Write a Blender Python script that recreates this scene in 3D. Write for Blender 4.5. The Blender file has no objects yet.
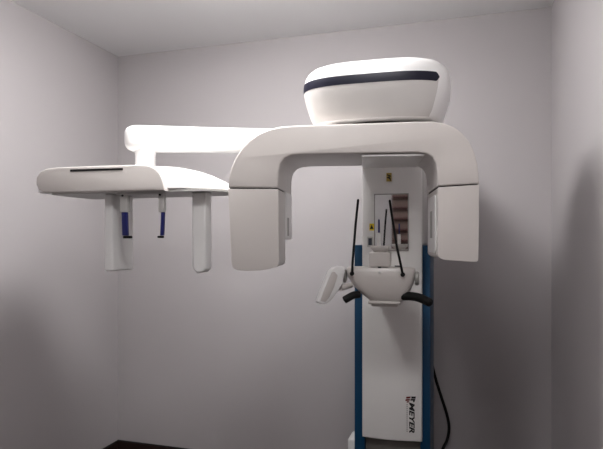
import bpy, bmesh, math, random
from mathutils import Vector, Matrix
random.seed(4)
F = 536.0; CX = 301.5; HY = 238.0; H = 1.5
sc = bpy.context.scene
COL = sc.collection
PI = math.pi

# ------------------------------------------------------------------ materials
def mat(name, col, rough=0.5, metal=0.0, noise=0.0, nscale=6.0, bump=0.0, bscale=200.0, coat=0.0, emit=None, spec=0.5):
    m = bpy.data.materials.new(name); m.use_nodes = True
    nt = m.node_tree; b = nt.nodes['Principled BSDF']
    b.inputs['Base Color'].default_value = (*col, 1)
    b.inputs['Roughness'].default_value = rough
    b.inputs['Metallic'].default_value = metal
    b.inputs['Coat Weight'].default_value = coat
    b.inputs['Specular IOR Level'].default_value = spec
    tc = nt.nodes.new('ShaderNodeTexCoord')
    n = nt.nodes.new('ShaderNodeTexNoise'); n.inputs['Scale'].default_value = nscale
    nt.links.new(tc.outputs['Object'], n.inputs['Vector'])
    r = nt.nodes.new('ShaderNodeMix'); r.data_type = 'RGBA'
    r.inputs[6].default_value = (*[c * (1 - noise) for c in col], 1)
    r.inputs[7].default_value = (*[min(1, c * (1 + noise)) for c in col], 1)
    nt.links.new(n.outputs['Fac'], r.inputs[0]); nt.links.new(r.outputs[2], b.inputs['Base Color'])
    if bump:
        n2 = nt.nodes.new('ShaderNodeTexNoise'); n2.inputs['Scale'].default_value = bscale
        nt.links.new(tc.outputs['Object'], n2.inputs['Vector'])
        bp = nt.nodes.new('ShaderNodeBump'); bp.inputs['Strength'].default_value = bump; bp.inputs['Distance'].default_value = 0.002
        nt.links.new(n2.outputs['Fac'], bp.inputs['Height']); nt.links.new(bp.outputs['Normal'], b.inputs['Normal'])
    if emit:
        b.inputs['Emission Color'].default_value = (*emit[0], 1); b.inputs['Emission Strength'].default_value = emit[1]
    return m

M_WALL = mat('wall_paint', (0.50, 0.472, 0.478), 0.75, noise=0.03, nscale=1.6, bump=0.15, bscale=90, spec=0.3)
M_CEIL = mat('ceiling_paint', (0.86, 0.855, 0.86), 0.85, noise=0.02, nscale=2, bump=0.1, bscale=60, spec=0.2)
M_FLOOR = mat('floor_vinyl', (0.030, 0.016, 0.012), 0.5, noise=0.25, nscale=14)
M_BASE = mat('skirting_wood', (0.022, 0.010, 0.008), 0.55, noise=0.2, nscale=20)
M_BASECAP = mat('skirting_cap', (0.008, 0.006, 0.006), 0.55)
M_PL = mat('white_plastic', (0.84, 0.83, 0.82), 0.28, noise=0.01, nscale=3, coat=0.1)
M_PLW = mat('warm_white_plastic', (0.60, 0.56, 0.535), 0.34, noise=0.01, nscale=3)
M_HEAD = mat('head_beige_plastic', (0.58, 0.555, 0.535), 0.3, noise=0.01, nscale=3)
M_PANEL = mat('panel_white_lacquer', (0.80, 0.785, 0.77), 0.32, noise=0.01)
M_GREY = mat('grey_plastic', (0.33, 0.32, 0.30), 0.45)
M_LGREY = mat('light_grey_plastic', (0.55, 0.54, 0.52), 0.4)
M_DGREY = mat('kick_panel_grey', (0.17, 0.16, 0.145), 0.5)
M_DARK = mat('black_rubber', (0.006, 0.006, 0.006), 0.5, spec=0.25)
M_SEAM = mat('dark_seam_gap_shade', (0.03, 0.025, 0.022), 0.8)  # dark housing joints; on the turntable it paints the shadow of the gap
M_NAVY = mat('navy_gloss_strip', (0.006, 0.006, 0.018), 0.4, spec=0.3)
M_BLUE = mat('blue_rail', (0.003, 0.05, 0.12), 0.35)
M_RBLUE = mat('royal_blue_plastic', (0.010, 0.014, 0.13), 0.4)
M_MIRROR = mat('mirror_glass', (0.86, 0.87, 0.87), 0.03, metal=1.0)
M_YEL = mat('yellow_sticker', (0.85, 0.62, 0.03), 0.5)
M_GOLD = mat('gold_emblem', (0.5, 0.36, 0.10), 0.4, metal=0.5)
M_SCREEN = mat('dark_screen', (0.06, 0.07, 0.09), 0.15)
M_BLACKINK = mat('black_ink', (0.006, 0.006, 0.006), 0.5)
M_REDINK = mat('dark_red_ink', (0.15, 0.015, 0.012), 0.5)
M_GREYINK = mat('grey_ink', (0.30, 0.28, 0.27), 0.5)
M_LAMP = mat('lamp_diffuser', (0.9, 0.9, 0.9), 0.6, emit=((1.0, 0.985, 0.96), 1.0))
M_ALU = mat('lamp_frame_metal', (0.6, 0.6, 0.6), 0.4, metal=0.8)
M_REDSH = mat('dark_red_shelf', (0.07, 0.008, 0.008), 0.5)
M_PINK = mat('rosewood_back', (0.16, 0.10, 0.085), 0.6, noise=0.1, nscale=9)
M_CUP = mat('white_ceramic', (0.7, 0.7, 0.7), 0.3)

LAMP1 = (-0.42, 2.08, 38.0)
LAMP2 = (-0.10, 0.80, 18.0)
# ------------------------------------------------------------------ frames
class Frame:
    """a vertical plane system: u to the right along the face, d away from the camera, z up"""
    def __init__(s, x, y, yaw):
        s.O = Vector((x, y)); a = math.radians(yaw); s.a = a
        s.U = Vector((math.cos(a), -math.sin(a))); s.D = Vector((math.sin(a), math.cos(a)))
    def uz(s, px, py, d=0.0):
        r = Vector(((px - CX) / F, 1.0))
        t = (d + s.O.dot(s.D)) / r.dot(s.D)
        return (t * r - s.O).dot(s.U), H + (HY - py) / F * t
    def w(s, u, d, z):
        p = s.O + s.U * u + s.D * d
        return Vector((p.x, p.y, z))
    def mat(s):
        return Matrix(((s.U.x, s.D.x, 0, s.O.x), (s.U.y, s.D.y, 0, s.O.y), (0, 0, 1, 0), (0, 0, 0, 1)))
def at(px, Z): return ((px - CX) / F * Z, Z)

# ------------------------------------------------------------------ mesh helpers
def emit(name, bm, m, parent=None, frame=None, sharp=35, mats=None):
    """link a bmesh as one object; vertices are given in `frame` (or world) and stored relative to the root thing"""
    M = frame.mat() if frame else Matrix.Identity(4)
    root = parent
    while root is not None and root.parent is not None: root = root.parent
    if root is not None: M = ROOTS[root.name].inverted() @ M
    bm.transform(M)
    bmesh.ops.recalc_face_normals(bm, faces=bm.faces)
    me = bpy.data.meshes.new(name); bm.to_mesh(me); bm.free()
    for mm in (mats or [m]): me.materials.append(mm)
    for p in me.polygons: p.use_smooth = True
    me.set_sharp_from_angle(angle=math.radians(sharp))
    o = bpy.data.objects.new(name, me); COL.objects.link(o)
    if parent: o.parent = parent
    return o
ROOTS = {}
def thing(name, label, cat, loc, yaw=0.0, group=None):
    o = bpy.data.objects.new(name, None); COL.objects.link(o); o.empty_display_size = 0.1
    o.location = loc; o.rotation_euler = (0, 0, -math.radians(yaw))
    ROOTS[o.name] = Matrix.Translation(loc) @ Matrix.Rotation(-math.radians(yaw), 4, 'Z')
    o['label'] = label; o['category'] = cat
    if group: o['group'] = group
    return o
def box(bm, u0, u1, d0, d1, z0, z1, bev=0.0, seg=3):
    vs = [bm.verts.new((u, d, z)) for u in (u0, u1) for d in (d0, d1) for z in (z0, z1)]
    fs = [(0,1,3,2), (4,6,7,5), (0,4,5,1), (2,3,7,6), (0,2,6,4), (1,5,7,3)]
    faces = [bm.faces.new([vs[i] for i in f]) for f in fs]
    bmesh.ops.recalc_face_normals(bm, faces=faces)
    if bev:
        es = list({e for f in faces for e in f.edges})
        bmesh.ops.bevel(bm, geom=es, offset=bev, segments=seg, profile=0.5, affect='EDGES', clamp_overlap=True)
def prism(bm, pts, d0, d1, bev=0.0, seg=4, front=True, back=True):
    """outline (u,z) pushed from d0 to d1, long edges of the two faces rounded"""
    a = [bm.verts.new((p[0], d0, p[1])) for p in pts]
    b = [bm.verts.new((p[0], d1, p[1])) for p in pts]
    f0 = bm.faces.new(a); f1 = bm.faces.new(list(reversed(b)))
    n = len(pts); fs = [f0, f1]
    for i in range(n): fs.append(bm.faces.new((a[i], b[i], b[(i+1) % n], a[(i+1) % n])))
    bmesh.ops.recalc_face_normals(bm, faces=fs)
    if bev:
        es = (list(f0.edges) if front else []) + (list(f1.edges) if back else [])
        bmesh.ops.bevel(bm, geom=es, offset=bev, segments=seg, profile=0.5, affect='EDGES', clamp_overlap=True)
def rounded(pts, r, n=6):
    """round the corners of a polygon; r one number or one per corner"""
    out = []; k = len(pts)
    for i in range(k):
        p = Vector(pts[i]); a = Vector(pts[i-1]); b = Vector(pts[(i+1) % k])
        ri = r[i] if isinstance(r, (list, tuple)) else r
        if ri <= 0: out.append((p.x, p.y)); continue
        da = (a - p); db = (b - p)
        ri = min(ri, da.length * .48, db.length * .48)
        p0 = p + da.normalized() * ri; p1 = p + db.normalized() * ri
        for j in range(n + 1):
            t = j / n
            q = p0 * (1-t)**2 + p * 2*t*(1-t) + p1 * t*t
            out.append((q.x, q.y))
    return out
def loft(bm, rings, cap=True):
    vr = [[bm.verts.new(p) for p in r] for r in rings]
    n = len(rings[0])
    for i in range(len(vr) - 1):
        for j in range(n):
            bm.faces.new((vr[i][j], vr[i][(j+1) % n], vr[i+1][(j+1) % n], vr[i+1][j]))
    if cap:
        bm.faces.new(vr[0]); bm.faces.new(vr[-1])
def tube(bm, path, rad, n=12, flat=1.0):
    pts = [Vector(p) for p in path]; rings = []
    prev = None
    for i, p in enumerate(pts):
        t = (pts[min(i+1, len(pts)-1)] - pts[max(i-1, 0)]).normalized()
        if prev is None:
            up = Vector((0, 0, 1)) if abs(t.z) < .9 else Vector((0, 1, 0))
            s = t.cross(up).normalized()
        else:
            s = (prev - t * prev.dot(t)).normalized()
        prev = s; q = t.cross(s)
        r = rad[i] if isinstance(rad, (list, tuple)) else rad
        rings.append([p + s * math.cos(2*PI*j/n) * r * flat + q * math.sin(2*PI*j/n) * r for j in range(n)])
    loft(bm, rings)
def spline(pts, n=8):
    out = []; P = [Vector(p) for p in pts]
    for i in range(len(P) - 1):
        p0 = P[max(i-1, 0)]; p1 = P[i]; p2 = P[i+1]; p3 = P[min(i+2, len(P)-1)]
        for j in range(n):
            t = j / n
            out.append(0.5 * ((2*p1) + (-p0+p2)*t + (2*p0-5*p1+4*p2-p3)*t*t + (-p0+3*p1-3*p2+p3)*t**3))
    out.append(P[-1]); return out
def capped(rad, n, k=3):
    """radius list with rounded ends"""
    return [rad * (math.sqrt(max(0.02, 1 - (1 - min(i, n-1-i)/k)**2)) if min(i, n-1-i) < k else 1) for i in range(n)]
def cyl(bm, c, axis, r, h, n=28, bev=0.0):
    """cylinder centred on c along axis"""
    a = Vector(axis).normalized(); c = Vector(c)
    up = Vector((0, 0, 1)) if abs(a.z) < .9 else Vector((1, 0, 0))
    s = a.cross(up).normalized(); q = a.cross(s)
    prof = [(-h/2, r - bev), (-h/2 + bev, r), (h/2 - bev, r), (h/2, r - bev)] if bev else [(-h/2, r), (h/2, r)]
    loft(bm, [[c + a * t + s * math.cos(2*PI*j/n) * rr + q * math.sin(2*PI*j/n) * rr for j in range(n)] for t, rr in prof])
def new(): return bmesh.new()

# ------------------------------------------------------------------ room
YAW = 16.9
R = Frame(-1.29, 3.77, YAW)          # left back corner; u along the back wall, d positive = behind the wall
W = 2.79; CEIL = H + 1.275; DEPTH = 4.6; T = 0.12
def struct(name, bm, m, **k):
    o = emit(name, bm, m, frame=R, **k); o['kind'] = 'structure'; return o
bm = new(); box(bm, -T, W + T, -DEPTH - T, T, -0.1, 0); struct('floor', bm, M_FLOOR)
bm = new(); box(bm, -T, W + T, -DEPTH - T, T, CEIL, CEIL + 0.1); struct('ceiling', bm, M_CEIL)
bm = new(); box(bm, -T, W + T, 0, T, 0, CEIL); struct('wall_back', bm, M_WALL)
bm = new(); box(bm, -T, 0, -DEPTH, 0, 0, CEIL); struct('wall_left', bm, M_WALL)
bm = new(); box(bm, W, W + T, -DEPTH, 0, 0, CEIL); struct('wall_right', bm, M_WALL)
bm = new(); box(bm, -T, W + T, -DEPTH - T, -DEPTH, 0, CEIL); struct('wall_front', bm, M_WALL)
def skirting(name, u0, u1, d0, d1):
    bm = new(); box(bm, u0, u1, d0, d1, 0, 0.076, 0.0015, 1); o = struct(name, bm, M_BASE)
    e = 0.002
    bm = new(); box(bm, u0, u1, d0, d1, 0.0765, 0.083, 0.0015, 1)
    c = emit('skirting_cap', bm, M_BASECAP, frame=R); c.parent = o
skirting('baseboard_back', 0.0, W, -0.014, -0.0005)
skirting('baseboard_left', 0.0005, 0.014, -DEPTH + 0.001, -0.015)
skirting('baseboard_right', W - 0.014, W - 0.0005, -DEPTH + 0.001, -0.015)

# ------------------------------------------------------------------ x-ray machine
C = Frame(*at(392, 2.70), YAW + 0.5)       # column frame, front face of white panel at d = 0
base = C.w(0, 0.15, 0)
X = thing('dental_xray_machine', 'white panoramic dental x-ray machine with overhead rotating arm standing against back wall', 'x-ray machine', base, YAW + 0.5)

uL, _ = C.uz(362, 300); uR, _ = C.uz(422, 300)
bL, _ = C.uz(354.8, 300, 0.03); bR, _ = C.uz(430.3, 300, 0.03)
_, zPB = C.uz(392, 439.5)
_, zBT = C.uz(358, 245, 0.03)
topZ = H + 0.52
# blue column with rails
bm = new()
box(bm, bL, uL + 0.010, 0.022, 0.30, 0.03, zBT, 0.003, 2)
box(bm, uR - 0.010, bR, 0.022, 0.30, 0.03, zBT, 0.003, 2)
column = emit('column', bm, M_BLUE, X, C)
bm = new(); box(bm, uL + 0.0105, uR - 0.0105, 0.045, 0.29, 0.03, zPB + 0.03, 0.002, 1)
emit('kick_panel', bm, M_DGREY, X, C)
# white front panel with slightly bowed bottom edge
bm = new()
_, zl = C.uz(362, 437.0); _, zr = C.uz(421, 442.0); _, zt = C.uz(392, 163.5)
bow = [(uL + (uR-uL)*t, zl + (zr-zl)*t - 0.006*math.sin(PI*t)) for t in [i/10 for i in range(11)]]
prism(bm, bow + [(uR, topZ), (uL, topZ)], 0.0, 0.020, 0.007, 4, True, False)
fp = emit('front_panel', bm, M_PANEL, X, C)
# upper carriage box behind the panel
bm = new(); box(bm, uL + 0.004, uR + 0.006, 0.0215, 0.27, zBT + 0.002, topZ - 0.004, 0.008, 3)
emit('carriage', bm, M_LGREY, X, C)
# side seam strip on the right
bm = new(); box(bm, uL - 0.04, uR + 0.03, 0.03, 0.32, 0.0, 0.028, 0.006, 2)
emit('base_plate', bm, M_PL, X, C)
# white foot cover at the left of the column
u, z = C.uz(349, 436, 0.18); u1, _ = C.uz(353.2, 436, 0.18)
bm = new(); box(bm, u, bL - 0.001, 0.14, 0.27, 0.0285, z, 0.012, 4)
emit('side_cover', bm, M_PL, X, C)

def onpanel(name, x0, y0, x1, y1, m, d0=-0.004, d1=-0.0005, bev=0.001, parent=fp):
    a, zt_ = C.uz(x0, y0, d0); b, zb_ = C.uz(x1, y1, d0)
    bm = new(); box(bm, a, b, d0, d1, zb_, zt_, bev, 2)
    return emit(name, bm, m, parent, C)
mf = onpanel('mirror_frame', 374.0, 194.0, 408.6, 251.2, M_GREY, -0.004, -0.0003, 0.001, X)
mir = onpanel('mirror_glass', 374.9, 195.0, 407.7, 250.2, M_MIRROR, -0.0052, -0.0042, 0, mf)
st = onpanel('warning_sticker', 369.4, 223.6, 374.0, 230.6, M_YEL, -0.0012, -0.0003, 0)
# warning triangle mark
bm = new(); 
def pt(x, y, d=-0.0016): u, z = C.uz(x, y, d); return (u, z)
tri = [pt(371.7, 224.6), pt(373.6, 229.0), pt(369.8, 229.0)]
prism(bm, tri, -0.0017, -0.00125)
tr = emit('warning_symbol', bm, M_BLACKINK, st, C)
scr_f = onpanel('display_frame', 367.2, 236.6, 372.8, 247.0, M_LGREY, -0.006, -0.0003, 0.001, X)
onpanel('display_screen', 368.3, 238.2, 371.9, 245.2, M_SCREEN, -0.0066, -0.0061, 0, scr_f)
em = onpanel('emblem', 386.4, 173.0, 391.6, 181.4, M_GOLD, -0.0020, -0.0003, 0.0003)
bm = new()
for q in ([(387, 174.2), (391, 175.8), (390.6, 176.8), (386.8, 175.2)], [(387, 177), (390.8, 178), (390.4, 179), (386.8, 178)], [(389.2, 176), (391.2, 180.4), (390.2, 181), (388.2, 176.6)]):
    prism(bm, [pt(*p) for p in q], -0.0028, -0.0021)
emit('emblem_marks', bm, M_BLACKINK, em, C)

# lettering MEYER, reading downwards, with its two-tone mark
def text_bm(body, size, off):
    cu = bpy.data.curves.new('lettering', 'FONT'); cu.body = body; cu.size = size; cu.offset = off
    cu.extrude = 0.0004; cu.shear = 0.22; cu.space_character = 1.02
    o = bpy.data.objects.new('lettering', cu); COL.objects.link(o)
    bpy.context.view_layer.update()
    me = bpy.data.meshes.new_from_object(o.evaluated_get(bpy.context.evaluated_depsgraph_get()))
    b = bmesh.new(); b.from_mesh(me)
    bpy.data.objects.remove(o); bpy.data.curves.remove(cu); bpy.data.meshes.remove(me)
    return b
tb = text_bm('MEYER', 1.0, 0.035)
xs = [v.co.x for v in tb.verts]; ys = [v.co.y for v in tb.verts]
x0, x1, y0, y1 = min(xs), max(xs), min(ys), max(ys)
aT = pt(412, 402.6, -0.001); aB = pt(412, 433.2, -0.001)
lu, _ = pt(409.2, 418, -0.001); ru, _ = pt(414.6, 418, -0.001)
for v in tb.verts:
    s = (v.co.x - x0) / (x1 - x0); t = (v.co.y - y0) / (y1 - y0)
    v.co = Vector((lu + (ru - lu) * t, -0.0008 - v.co.z * 0.5, aT[1] + (aB[1] - aT[1]) * s))
emit('lettering', tb, M_BLACKINK, fp, C)
def mark(name, polys, m):
    bm = new()
    for q in polys: prism(bm, [pt(*p) for p in q], -0.0014, -0.0006)
    return emit(name, bm, m, fp, C)
mark('logo_mark', [[(411.2, 396.6), (415.8, 396.6), (415.6, 398.6), (411.4, 398.6)], [(410.6, 399.0), (415.4, 399.0), (414.4, 402.2), (413.0, 402.2), (413.2, 400.6), (410.4, 400.6)]], M_BLACKINK)
mark('logo_mark', [[(406.2, 396.8), (410.6, 396.6), (410.4, 398.2), (406.0, 398.6)], [(405.6, 399.2), (409.9, 399.0), (409.6, 400.6), (405.3, 401.0)], [(406.8, 401.4), (409.2, 401.2), (409.0, 402.4), (406.6, 402.6)]], M_REDINK)
mark('small_print', [[(406.6, 404 + 2.05*i), (407.5, 404 + 2.05*i), (407.5, 405.2 + 2.05*i), (406.6, 405.2 + 2.05*i)] for i in range(14)], M_GREYINK)

# ---- gantry (rotating arm)
G = Frame(*at(353, 1.95), 7.1)
DG = 0.345
g = lambda x, y, d=0.0: G.uz(x, y, d)
outer = [(228, 187.4), (228.6, 178), (231, 168), (235.5, 157.5), (241.5, 148.5), (249, 140.5), (258, 134), (268, 129.4), (280, 126.6), (294, 125.4), (312, 124.8), (340, 124), (380, 122.6), (415, 121.4), (432, 121.2), (444, 122.8), (454, 126.8), (462.5, 133), (469.5, 141.5), (474.5, 152), (477.8, 164), (479, 175), (479.3, 183.4)]
inner = [(437.6, 186.0), (437.2, 172), (435.8, 163.5), (432.4, 157.2), (426.5, 153.6), (418, 152.4), (380, 153.0), (340, 153.6), (300, 154.4), (291, 155.2), (284.5, 158.2), (280.4, 163.2), (278.6, 171), (278.2, 187.8)]
bm = new(); prism(bm, [g(*p) for p in outer + inner], 0, DG, 0.007, 4)
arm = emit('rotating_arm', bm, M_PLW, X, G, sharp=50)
# pale cover plate under the arm, in line with the column
_, zu = g(392, 153.2)
bm = new(); box(bm, g(361.5, 156)[0], g(425, 156)[0], 0.012, DG - 0.012, zu - 0.009, zu - 0.0003 + 0.0, 0.003, 2)
emit('underside_cover', bm, M_PL, arm, G)
# left housing
def gp(pts, r): return rounded([g(*p) for p in pts], r)
bm = new()
prism(bm, gp([(228, 188.9), (278.3, 189.2), (278.8, 266.5), (262, 270.4), (246, 271.4), (231.5, 269.0)], [0.002, 0.002, 0.016, 0.03, 0.03, 0.03]), 0.0, 0.16, 0.010, 4)
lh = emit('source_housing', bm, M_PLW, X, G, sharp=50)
bm = new()
a0, z0 = g(228.6, 188.0); a1, z1 = g(277.6, 189.2)
box(bm, a0+.002, a1-.002, 0.006, 0.15, z1 - 0.001, z0 + 0.004); emit('seam', bm, M_SEAM, lh, G)
u, zt_ = g(279.4, 187); _, zb_ = g(278, 240)
bm = new(); box(bm, g(238, 200)[0], u - 0.002, 0.161, DG - 0.004, zb_, zt_ + 0.0, 0.008, 3)
rb = emit('collimator_block', bm, M_PL, X, G)
bm = new(); us = u - 0.002
box(bm, us - 0.001, us + 0.0012, 0.21, 0.25, g(0, 236)[1]+.0, g(0, 217)[1], 0.0005, 1)
emit('slot', bm, M_GREY, rb, G)
# thin moulding line on the front
# right housing
bm = new()
prism(bm, gp([(438.0, 187.4), (479.1, 184.8), (478.3, 262.2), (443, 260.0), (438.0, 257.0)], [0.004, 0.002, 0.014, 0.02, 0.02]), 0.0, DG - 0.01, 0.014, 5)
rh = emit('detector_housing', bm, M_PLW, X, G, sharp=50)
bm = new()
a0, z0 = g(439, 186.6); a1, z1 = g(478, 184.0)
box(bm, a0, a1, 0.006, 0.32, z0 - 0.006, z1 + 0.001); emit('seam', bm, M_SEAM, rh, G)
ui = g(438.0, 215)[0]
bm = new()
prism_pts = [(0.05, g(0, 198)[1]), (0.27, g(0, 198)[1]), (0.27, g(0, 252)[1]), (0.05, g(0, 252)[1])]
rp = rounded(prism_pts, 0.02)
n = len(rp)
loft(bm, [[Vector((ui + 0.001, p[0], p[1])) for p in rp], [Vector((ui - 0.005, p[0], p[1])) for p in rp]])
pan = emit('detector_window', bm, M_PL, rh, G)
bm = new(); box(bm, ui - 0.0065, ui - 0.0051, 0.13, 0.19, g(0, 238)[1], g(0, 212)[1], 0.0004, 1)
emit('slot', bm, M_GREY, pan, G)

# ---- head
HF = Frame(*at(377.6, 2.17), 15.5)
HA, HB, HN = 0.286, 0.225, 3.4
def sup(t, s, da=0.0):
    c, n_ = math.cos(t), math.sin(t)
    return ((HA*s + da) * math.copysign(abs(c)**(2/HN), c), (HB*s + da) * math.copysign(abs(n_)**(2/HN), n_))
prof = [(0.0, 1.944), (0.55, 1.942), (0.80, 1.940), (0.845, 1.943), (0.872, 1.954), (0.90, 1.968), (0.935, 1.996), (0.965, 2.024), (0.985, 2.046), (0.997, 2.068),
        (1.0, 2.088), (0.994, 2.105), (0.978, 2.123), (0.945, 2.140), (0.89, 2.154), (0.79, 2.165), (0.62, 2.173), (0.4, 2.178), (0.0, 2.180)]
def headprof(z):
    for (s0, z0), (s1, z1) in zip(prof[3:], prof[4:]):
        if z0 <= z <= z1: return s0 + (s1 - s0) * (z - z0) / (z1 - z0)
    return 1.0
bm = new(); N = 96
loft(bm, [[Vector((*sup(2*PI*j/N, max(s, 0.01)), z)) for j in range(N)] for s, z in prof])
head = emit('drive_head', bm, M_PL, X, HF, sharp=60)
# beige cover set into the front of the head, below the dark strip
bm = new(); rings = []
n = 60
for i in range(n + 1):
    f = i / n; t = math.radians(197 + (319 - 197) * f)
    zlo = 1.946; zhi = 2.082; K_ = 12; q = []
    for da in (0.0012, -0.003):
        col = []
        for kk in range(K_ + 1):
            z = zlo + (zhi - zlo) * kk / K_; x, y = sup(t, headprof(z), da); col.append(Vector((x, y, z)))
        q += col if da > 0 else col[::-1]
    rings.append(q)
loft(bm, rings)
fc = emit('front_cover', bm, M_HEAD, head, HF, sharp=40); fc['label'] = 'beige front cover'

bm = new()
tl, tr_ = math.radians(188), math.radians(320)
n = 60; rings = []
for i in range(n + 1):
    f = i / n; t = tl + (tr_ - tl) * f
    hw = 0.0165 * min(1, 0.55 + f * 6) * (1 if f < .97 else (1 - f) / .03 * .9 + .1)
    zc = 2.086 - 0.004 * f
    q = []
    for k in range(5):
        z = zc - hw + 2 * hw * k / 4; x, y = sup(t, headprof(z), 0.0022); q.append(Vector((x, y, z)))
    for k in range(4, -1, -1):
        z = zc - hw + 2 * hw * k / 4; x, y = sup(t, headprof(z), -0.003); q.append(Vector((x, y, z)))
    rings.append(q)
loft(bm, rings)
emit('trim_strip', bm, M_NAVY, head, HF, sharp=40)
# turntable between head and arm, coloured near-black for the gap's shadow, and the column bracket
bm = new(); cyl(bm, (0, 0.0, 1.929), (0, 0, 1), 0.15, 0.026); emit('turntable', bm, M_SEAM, X, HF)
bm = new(); box(bm, uL + 0.02, uR - 0.02, -0.40, 0.10, H + 0.44, H + 0.515, 0.01, 3)
emit('head_bracket', bm, M_PL, X, C)

# ---- cephalometric arm
def P3(px, py, Z): return Vector(((px - CX) / F * Z, Z, H + (HY - py) / F * Z))
path = [P3(139, 139.3, 2.40), P3(180, 139.8, 2.41), P3(250, 141.2, 2.44), P3(320, 142.5, 2.50), P3(352, 143.8, 2.62), P3(370, 145.4, 2.76)]
sp = spline(path, 8)
rings = []
# rounded left end
dirx = (sp[1] - sp[0]).normalized()
full = [(sp[0] - dirx * 0.058, 0.30), (sp[0] - dirx * 0.054, 0.62), (sp[0] - dirx * 0.045, 0.82), (sp[0] - dirx * 0.028, 0.95), (sp[0] - dirx * 0.008, 1.0)] + [(p, 1.0) for p in sp[1:]]
for i, (p, s) in enumerate(full):
    a = full[max(i-1, 0)][0]; b = full[min(i+1, len(full)-1)][0]
    t = (b - a).normalized(); side = Vector((t.y, -t.x, 0)).normalized()
    f = min(1, max(0, (i - 5) / 10)); hz = (0.0590 - 0.004 * f) * s; hd = 0.062 * s
    ring = []
    for j in range(28):
        an = 2*PI*j/28; c, n_ = math.cos(an), math.sin(an)
        ring.append(p + side * math.copysign(abs(c)**(2/3.2), c) * hd + Vector((0, 0, 1)) * math.copysign(abs(n_)**(2/3.2), n_) * hz)
    rings.append(ring)
bm = new(); loft(bm, rings); ca = emit('cephalometric_arm', bm, M_PL, X, sharp=60)
nk = P3(145.5, 155, 2.40)
bm = new()
zz0 = H + (HY - 148) / F * 2.40; zz1 = H + (HY - 168) / F * 2.40
loft(bm, [[Vector((nk.x + math.cos(2*PI*j/32)*r, nk.y + math.sin(2*PI*j/32)*r, z)) for j in range(32)] for r, z in ((0.052, zz0), (0.047, zz0 - 0.02), (0.044, zz0 - 0.04), (0.045, zz1))])
emit('arm_neck', bm, M_PL, X, sharp=60)

# ---- cephalometric unit
K = Frame(*at(105, 2.24), 15.0)
k = lambda x, y, d=0.0: K.uz(x, y, d)
fas = [(38.0, 189.5), (35.8, 184), (36.2, 177.5), (40, 171.5), (46, 168.6), (56, 167.2), (100, 165.6), (140, 164.5), (149, 165.2), (155, 168.0), (159.4, 172.6), (162.4, 179), (164.0, 186), (164.8, 190.6), (150, 190.6), (110, 191.6), (60, 192.6), (44, 192.6)]
bm = new(); prism(bm, [k(*p) for p in fas], 0, 0.10, 0.007, 4)
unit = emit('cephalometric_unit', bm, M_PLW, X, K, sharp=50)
a, zt_ = k(70, 169.2); b, zb_ = k(122.6, 171.2)
bm = new(); prism(bm, [k(70.2, 169.5, -.001), k(122.8, 167.9, -.001), k(122.8, 170.0, -.001), k(70.2, 171.7, -.001)], -0.0016, 0.004); emit('slot', bm, M_DARK, unit, K)
# shell with the sloping right wing
bm = new(); rings = []
top = [(46, 171), (60, 168.6), (100, 166.6), (140, 164.9), (152, 164.6), (165, 165.0), (178, 166.4), (190, 169.0), (201, 172.8), (211, 178.0), (219, 183.6), (224, 188.2), (226.2, 191.2)]
def topy(x):
    for (xa, ya), (xb, yb) in zip(top, top[1:]):
        if xa <= x <= xb: return ya + (yb - ya) * (x - xa) / (xb - xa)
xs_ = [47, 55, 65, 80, 100, 120, 140, 150, 158, 166, 174, 182, 190, 198, 205, 211, 216, 220, 223.5, 225.6]
ub = k(120, 191.0)[1]
for x in xs_:
    u, zt_ = k(x, topy(x), 0.10)
    _, zb_ = k(x, 191.4, 0.03)
    e = max(0.0, (x - 150) / 76.0)
    f = math.sqrt(max(0.03, 1 - e**3)) if e > 0 else 1.0
    if x < 60: f = 0.85
    d0 = 0.19 - 0.17 * f; d1 = 0.19 + 0.24 * f; zb = ub + 0.004
    zt_ = max(zt_, zb + 0.008)
    ring = [Vector((u, d0 + 0.012, zb))]
    for j in range(0, 17):
        an = PI - PI * j / 16
        c = math.cos(an); s = math.sin(an)
        cx = (0.19)
        dd = cx + (abs(c)**0.8) * ((d0 - cx) if c < 0 else (d1 - cx))
        ring.append(Vector((u, dd, zb + 0.006 + (zt_ - zb - 0.006) * s**0.75)))
    ring.append(Vector((u, d1 - 0.012, zb)))
    rings.append(ring)
loft(bm, rings)
sh = emit('unit_shell', bm, M_PL, X, K, sharp=60)
# underside tray
bm = new(); a = k(50, 192, 0.05)[0]; b = k(222, 192, 0.05)[0]
pl = rounded([(a, 0.035), (b - .05, 0.035), (b, 0.12), (b, 0.30), (a, 0.36)], 0.05)
loft(bm, [[Vector((p[0], p[1], ub - 0.004)) for p in pl], [Vector((p[0], p[1], ub + 0.0035)) for p in pl]])
emit('underside_tray', bm, M_LGREY, X, K)
# sensor box (left) and collimator box (right) hanging below
def hang(name, x0, x1, yb, d0, d1, bev, m=M_PL, taper=0.0):
    a, zb_ = k(x0, yb, d0); b, _ = k(x1, yb, d0)
    bm = new(); box(bm, a, b, d0, d1, zb_, ub - 0.0045, bev, 4)
    return emit(name, bm, m, X, K)
hang('sensor_housing', 103.8, 112.6, 271.5, 0.07, 0.232, 0.010)
bm = new()
pts_ = [k(191.5, 197, .10), k(205.6, 197, .10), k(205.6, 269, .10), (k(202.5, 272.4, .10)), (k(196.5, 273.4, .10)), k(192, 268, .10)]
pts_[0] = (pts_[0][0], ub - .0045); pts_[1] = (pts_[1][0], ub - .0045)
prism(bm, pts_, 0.10, 0.165, 0.010, 4)
emit('collimator_housing', bm, M_PL, X, K)
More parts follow.
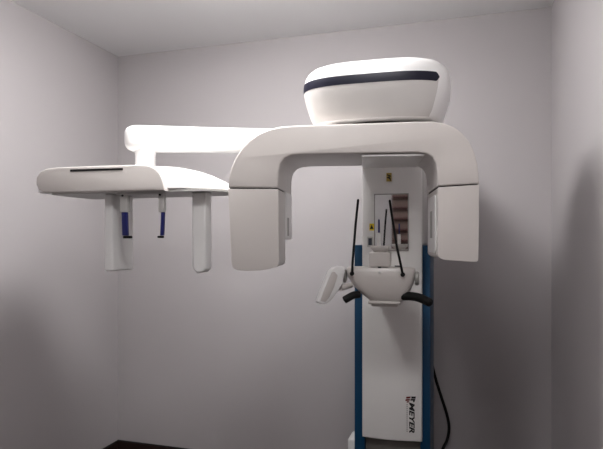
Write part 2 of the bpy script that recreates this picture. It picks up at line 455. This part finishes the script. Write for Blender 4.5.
# rail and ear rods
a, _ = k(119, 192, .06); b, _ = k(166, 192, .06)
bm = new(); box(bm, a, b, 0.040, 0.066, ub - 0.014, ub - 0.0045, 0.002, 2); emit('ear_rod_rail', bm, M_LGREY, X, K)
def earrod(x0, x1, bx0, bx1, hookdir):
    d = 0.040
    a, zt_ = k(x0, 196, d); b, zb_ = k(x1, 212, d)
    bm = new(); box(bm, a, b, d, d + 0.022, zb_, ub - 0.0145, 0.003, 2)
    h = emit('ear_rod_holder', bm, M_LGREY, X, K)
    bm = new(); cyl(bm, ((a + b)/2 - 0.004, d - 0.0015, k(0, 198.5, d)[1]), (0, 1, 0), 0.0045, 0.003, 14); emit('screw', bm, M_DARK, h, K)
    a, _ = k(bx0, 212, d); b, zb2 = k(bx1, 235.6, d)
    sh_ = 0.004 * hookdir
    bm = new()
    box(bm, a, b, d + 0.003, d + 0.018, zb2, zb_ - 0.0005, 0.002, 2)
    for v in bm.verts:
        if v.co.z < (zb2 + zb_) / 2: v.co.x += sh_
    r = emit('ear_rod', bm, M_RBLUE, X, K)
    a += sh_; b += sh_
    bm = new()
    if hookdir > 0: box(bm, a + 0.004, b + 0.016, d, d + 0.020, zb2 - 0.012, zb2 - 0.0005, 0.004, 3)
    else: box(bm, a - 0.012, b - 0.002, d, d + 0.020, zb2 - 0.010, zb2 - 0.0005, 0.004, 3)
    emit('ear_plug', bm, M_DARK, r, K)
earrod(119.6, 127.2, 120.8, 126.0, 1)
earrod(158.0, 163.8, 160.4, 163.4, -1)

# ---- patient support
S = Frame(*at(380, 2.30), 14.0)
s_ = lambda x, y, d=0.0: S.uz(x, y, d)
# body: a bowl shaped housing, wider at the top
zs = [(268.5, 344.6, 414.6, 0.13, 0.004), (272, 344.8, 415.0, 0.14, -0.002), (277, 346.0, 414.8, 0.14, -0.004), (283, 349.6, 413.2, 0.135, -0.004), (289, 354.4, 410.6, 0.125, 0.0), (295, 360.6, 407.4, 0.11, 0.006), (299.5, 366.5, 404.2, 0.10, 0.014)]
rings = []
for y, xl, xr, dep, d0 in zs:
    a, z = s_(xl, y); b, _ = s_(xr, y); cx = (a + b)/2; hw = (b - a)/2; hd = dep/2
    rings.append([Vector((cx + hw * math.copysign(abs(math.cos(2*PI*j/48))**0.5, math.cos(2*PI*j/48)), d0 + hd + hd * math.copysign(abs(math.sin(2*PI*j/48))**0.6, math.sin(2*PI*j/48)), z)) for j in range(48)])
r0 = rings[0]; c0 = sum(r0, Vector()) / 48
rings.insert(0, [c0 + (p - c0) * 0.965 + Vector((0, 0, 0.004)) for p in r0])
rl = rings[-1]; c1 = sum(rl, Vector()) / 48
rings.append([c1 + (p - c1) * 0.93 - Vector((0, 0, 0.005)) for p in rl])
bm = new(); loft(bm, rings)
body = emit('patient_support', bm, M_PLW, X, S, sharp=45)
def sbox(name, x0, y0, x1, y1, d0, d1, m, bev=0.003, parent=X, up=None):
    a, zt_ = s_(x0, y0, d0); b, zb_ = s_(x1, y1, d0)
    bm = new(); box(bm, a, b, d0, d1, zb_, zt_, bev, 3)
    return emit(name, bm, m, parent, S)
sbox('support_underside', 368, 300.6, 400.4, 305, 0.015, 0.10, M_PLW, 0.006)
ch = sbox('chin_post', 368.8, 252.2, 390.2, 266.8, 0.03, 0.10, M_PLW, 0.005)
# flared cap over the post
bm = new()
def rr(x0, x1, y, d0, d1):
    a, z = s_(x0, y, .03); b, _ = s_(x1, y, .03)
    return [Vector((p[0], p[1], z)) for p in rounded([(a, d0), (b, d0), (b, d1), (a, d1)], 0.008, 4)]
loft(bm, [rr(374, 385.5, 252.4, .038, .09), rr(372.4, 387, 250.4, .030, .095), rr(370.6, 389.2, 248.6, .025, .10), rr(370.4, 389.4, 246.6, .025, .10), rr(371, 388.8, 245.8, .028, .097)])
cap = emit('chin_rest', bm, M_PLW, X, S)
hold = sbox('bite_holder', 376.6, 233, 380.6, 246.0, 0.050, 0.062, M_PL, 0.002)
sbox('bite_rod', 378.0, 219.4, 379.8, 232.7, 0.053, 0.060, M_RBLUE, 0.002)
sbox('latch', 377.6, 266.8, 380.8, 268.6, 0.006, 0.02, M_DARK, 0.001)
sbox('latch', 394.6, 265.6, 400.4, 266.8, 0.04, 0.05, M_DARK, 0.001)
bm = new(); u, z = s_(379.6, 272.5); cyl(bm, (u, -0.0042, z), (0, 1, 0), 0.006, 0.004, 18, 0.001); emit('button', bm, M_LGREY, body, S)
# knob on the right side
u, z = s_(417, 278.5, 0.05)
bm = new(); cyl(bm, (u, 0.05, z), (1, 0, 0), 0.030, 0.018, 28, 0.004); kn = emit('side_knob', bm, M_GREY, X, S)
u, z = s_(345.5, 276, 0.05)
bm = new(); cyl(bm, (u - 0.003, 0.05, z), (1, 0, 0), 0.030, 0.014, 28, 0.004); emit('side_knob', bm, M_GREY, X, S)
# arm back to the column
bm = new()
pa = S.w(s_(380, 280)[0], 0.10, 0); pb = C.w(0.0, 0.0, 0)
zt_ = s_(0, 272)[1]; zb_ = s_(0, 298)[1]
a0 = s_(368, 280)[0]; a1 = s_(396, 280)[0]
qa = [S.w(a0, .12, 0), S.w(a1, .12, 0), C.w(0.055, -0.0008, 0), C.w(-0.075, -0.0008, 0)]
loft(bm, [[Vector((p.x, p.y, z)) for p in qa] for z in (zb_, zt_)])
bmesh.ops.bevel(bm, geom=list(bm.edges), offset=0.004, segments=2, affect='EDGES')
emit('support_arm', bm, M_PLW, X)
# head clamp rods
def rod(pts, rad, name='head_clamp_rod', m=M_DARK):
    path = spline([S.w(*((lambda uz, d: (uz[0], d, uz[1]))(s_(x, y, d), d))) for x, y, d in pts], 8)
    bm = new(); tube(bm, path, capped(rad, len(path)), 10)
    return emit(name, bm, m, X, sharp=60)
rl_ = rod([(352.0, 274, -0.010), (352.6, 262, -0.010), (354.0, 245, -0.008), (355.6, 225, -0.004), (357.6, 205, 0.0), (358.2, 199, 0.002)], 0.0053)
rr_ = rod([(402.8, 275, -0.010), (400.2, 262, -0.010), (396.6, 245, -0.008), (393.4, 225, -0.004), (390.6, 207, 0.0), (389.6, 199.5, 0.002)], 0.0053)
for x, y, pr in ((352.0, 273.6, rl_), (402.8, 274.6, rr_)):
    u, z = s_(x, y, -.008); bm = new(); cyl(bm, (u, -0.008, z), (0, 1, 0), 0.0095, 0.012, 20, 0.003); emit('pivot', bm, M_DARK, pr, S)
# black hand grips
rod([(360.5, 294.5, 0.02), (354, 295.0, 0.005), (348, 298.0, -0.012), (343.6, 300.6, -0.02)], 0.0165, 'hand_grip')
rod([(401, 296.4, 0.03), (410, 296.2, 0.02), (418, 297.4, 0.0), (425.5, 300.4, -0.02), (431, 303.4, -0.04)], 0.0185, 'hand_grip')
# control panel tablet
bm = new()
tab = [(331.2, 270.0), (335.2, 267.2), (340, 266.0), (344.8, 266.8), (345.2, 272), (342.6, 284), (338, 291.8), (332.4, 298.8), (328, 303.0), (322, 304.6), (317.8, 302.4), (320.4, 295.6), (326.4, 281)]
TF = Frame(*at(330, 2.28), -22)
tp = [TF.uz(*p) for p in tab]
prism(bm, rounded(tp, 0.006, 3), 0.0, 0.034, 0.008, 4)
cp = emit('control_panel', bm, M_PL, X, TF, sharp=50)
bm = new()
face = [(331.6, 272.4), (334.4, 271.6), (337.6, 275.5), (334, 287), (329.4, 297), (325.2, 302.0), (320.2, 301.0), (323.4, 291.8), (328, 280.6)]
prism(bm, rounded([TF.uz(*p) for p in face], 0.004, 3), -0.0022, 0.002, 0.001, 2)
emit('keypad', bm, M_PLW, cp, TF)
p0 = P3(340, 288, 2.315); p1 = P3(351, 285, 2.36)
bm = new(); tube(bm, [p0, (p0 + p1)/2, p1], 0.013, 14); emit('panel_bracket', bm, M_PLW, X)

# ------------------------------------------------------------------ power cable
cp_ = [(429.0, 345, 3.07), (431.5, 362, 3.07), (436, 380, 3.07), (442, 399, 3.07), (447, 415, 3.07), (449, 428, 3.065), (447, 440, 3.065), (441.5, 453, 3.06), (437, 480, 3.06)]
path = [P3(*q) for q in cp_]
path += [path[-1] + Vector((0.0, 0.0, -0.1))]
zend = 0.012; last = path[-1]
path += [Vector((last.x + 0.005, last.y, 0.04)), Vector((last.x + 0.05, last.y - 0.01, zend)), Vector((last.x + 0.2, last.y - 0.06, zend))]
sp = spline(path, 8)
for p in sp: p.z = max(p.z, 0.0095)
bm = new(); tube(bm, sp, 0.0085, 12)
cable = emit('power_cable', bm, M_DARK, None, sharp=60)
cable['label'] = 'black power cable hanging in a curve beside the blue edge of the column'; cable['category'] = 'cable'

# ------------------------------------------------------------------ rack behind the camera, seen in the machine's mirror
RK = thing('wall_rack', 'brown wall rack with dark red shelves reflected in the machine mirror', 'rack', R.w(1.72, -DEPTH + 0.012, 1.35), YAW)
r0, r1 = 1.385, 1.98
bm = new(); box(bm, r0, r1, -DEPTH + 0.001, -DEPTH + 0.015, 1.30, 2.35, 0.002, 1); emit('back_panel', bm, M_PINK, RK, R)
for i in range(6):
    bm = new(); z = 1.46 + 0.135 * i; box(bm, r0 + 0.02, r1, -DEPTH + 0.0155, -DEPTH + 0.12, z, z + 0.018, 0.003, 1); emit('shelf', bm, M_REDSH, RK, R)

# ------------------------------------------------------------------ round surface-mounted ceiling lamps (out of frame)
def lamp(x, y, r, label, power):
    m = mat('lamp_diffuser', (0.9, 0.9, 0.9), 0.6, emit=((1.0, 0.988, 0.98), power))
    t = thing('ceiling_lamp', label, 'lamp', Vector((x, y, CEIL - 0.09)), 0, 'round ceiling lamps')
    fr = Frame(x, y, 0)
    bm = new(); cyl(bm, (0, 0, CEIL - 0.0105), (0, 0, 1), r + 0.015, 0.02, 48, 0.003); emit('lamp_base', bm, M_ALU, t, fr)
    bm = new()
    loft(bm, [[Vector((math.cos(2*PI*j/48)*rr, math.sin(2*PI*j/48)*rr, CEIL - z)) for j in range(48)] for rr, z in ((r, 0.021), (r, 0.06), (r*.97, 0.075), (r*.85, 0.086), (r*.5, 0.092), (r*.1, 0.093))])
    emit('diffuser', bm, m, t, fr)
lamp(LAMP1[0], LAMP1[1], 0.24, 'round white ceiling lamp above the x-ray machine', LAMP1[2])
lamp(LAMP2[0], LAMP2[1], 0.24, 'round white ceiling lamp behind the camera, away from the x-ray machine', LAMP2[2])

# ------------------------------------------------------------------ world, camera, view
w = bpy.data.worlds.new('World'); sc.world = w; w.use_nodes = True
w.node_tree.nodes['Background'].inputs[0].default_value = (0.8, 0.85, 1, 1); w.node_tree.nodes['Background'].inputs[1].default_value = 0.3
cd = bpy.data.cameras.new('camera'); cam = bpy.data.objects.new('camera', cd); COL.objects.link(cam)
cam.location = (0, 0, H); cam.rotation_euler = (PI/2, 0, 0)
cd.sensor_width = 36; cd.sensor_fit = 'HORIZONTAL'; cd.lens = F / 603 * 36
cd.shift_y = (HY - 224.5) / 603; cd.clip_start = 0.02
sc.camera = cam
sc.view_settings.view_transform = 'Standard'; sc.view_settings.look = 'None'; sc.view_settings.gamma = 1
sc.view_settings.use_curve_mapping = False
sc.view_settings.exposure = 0.58
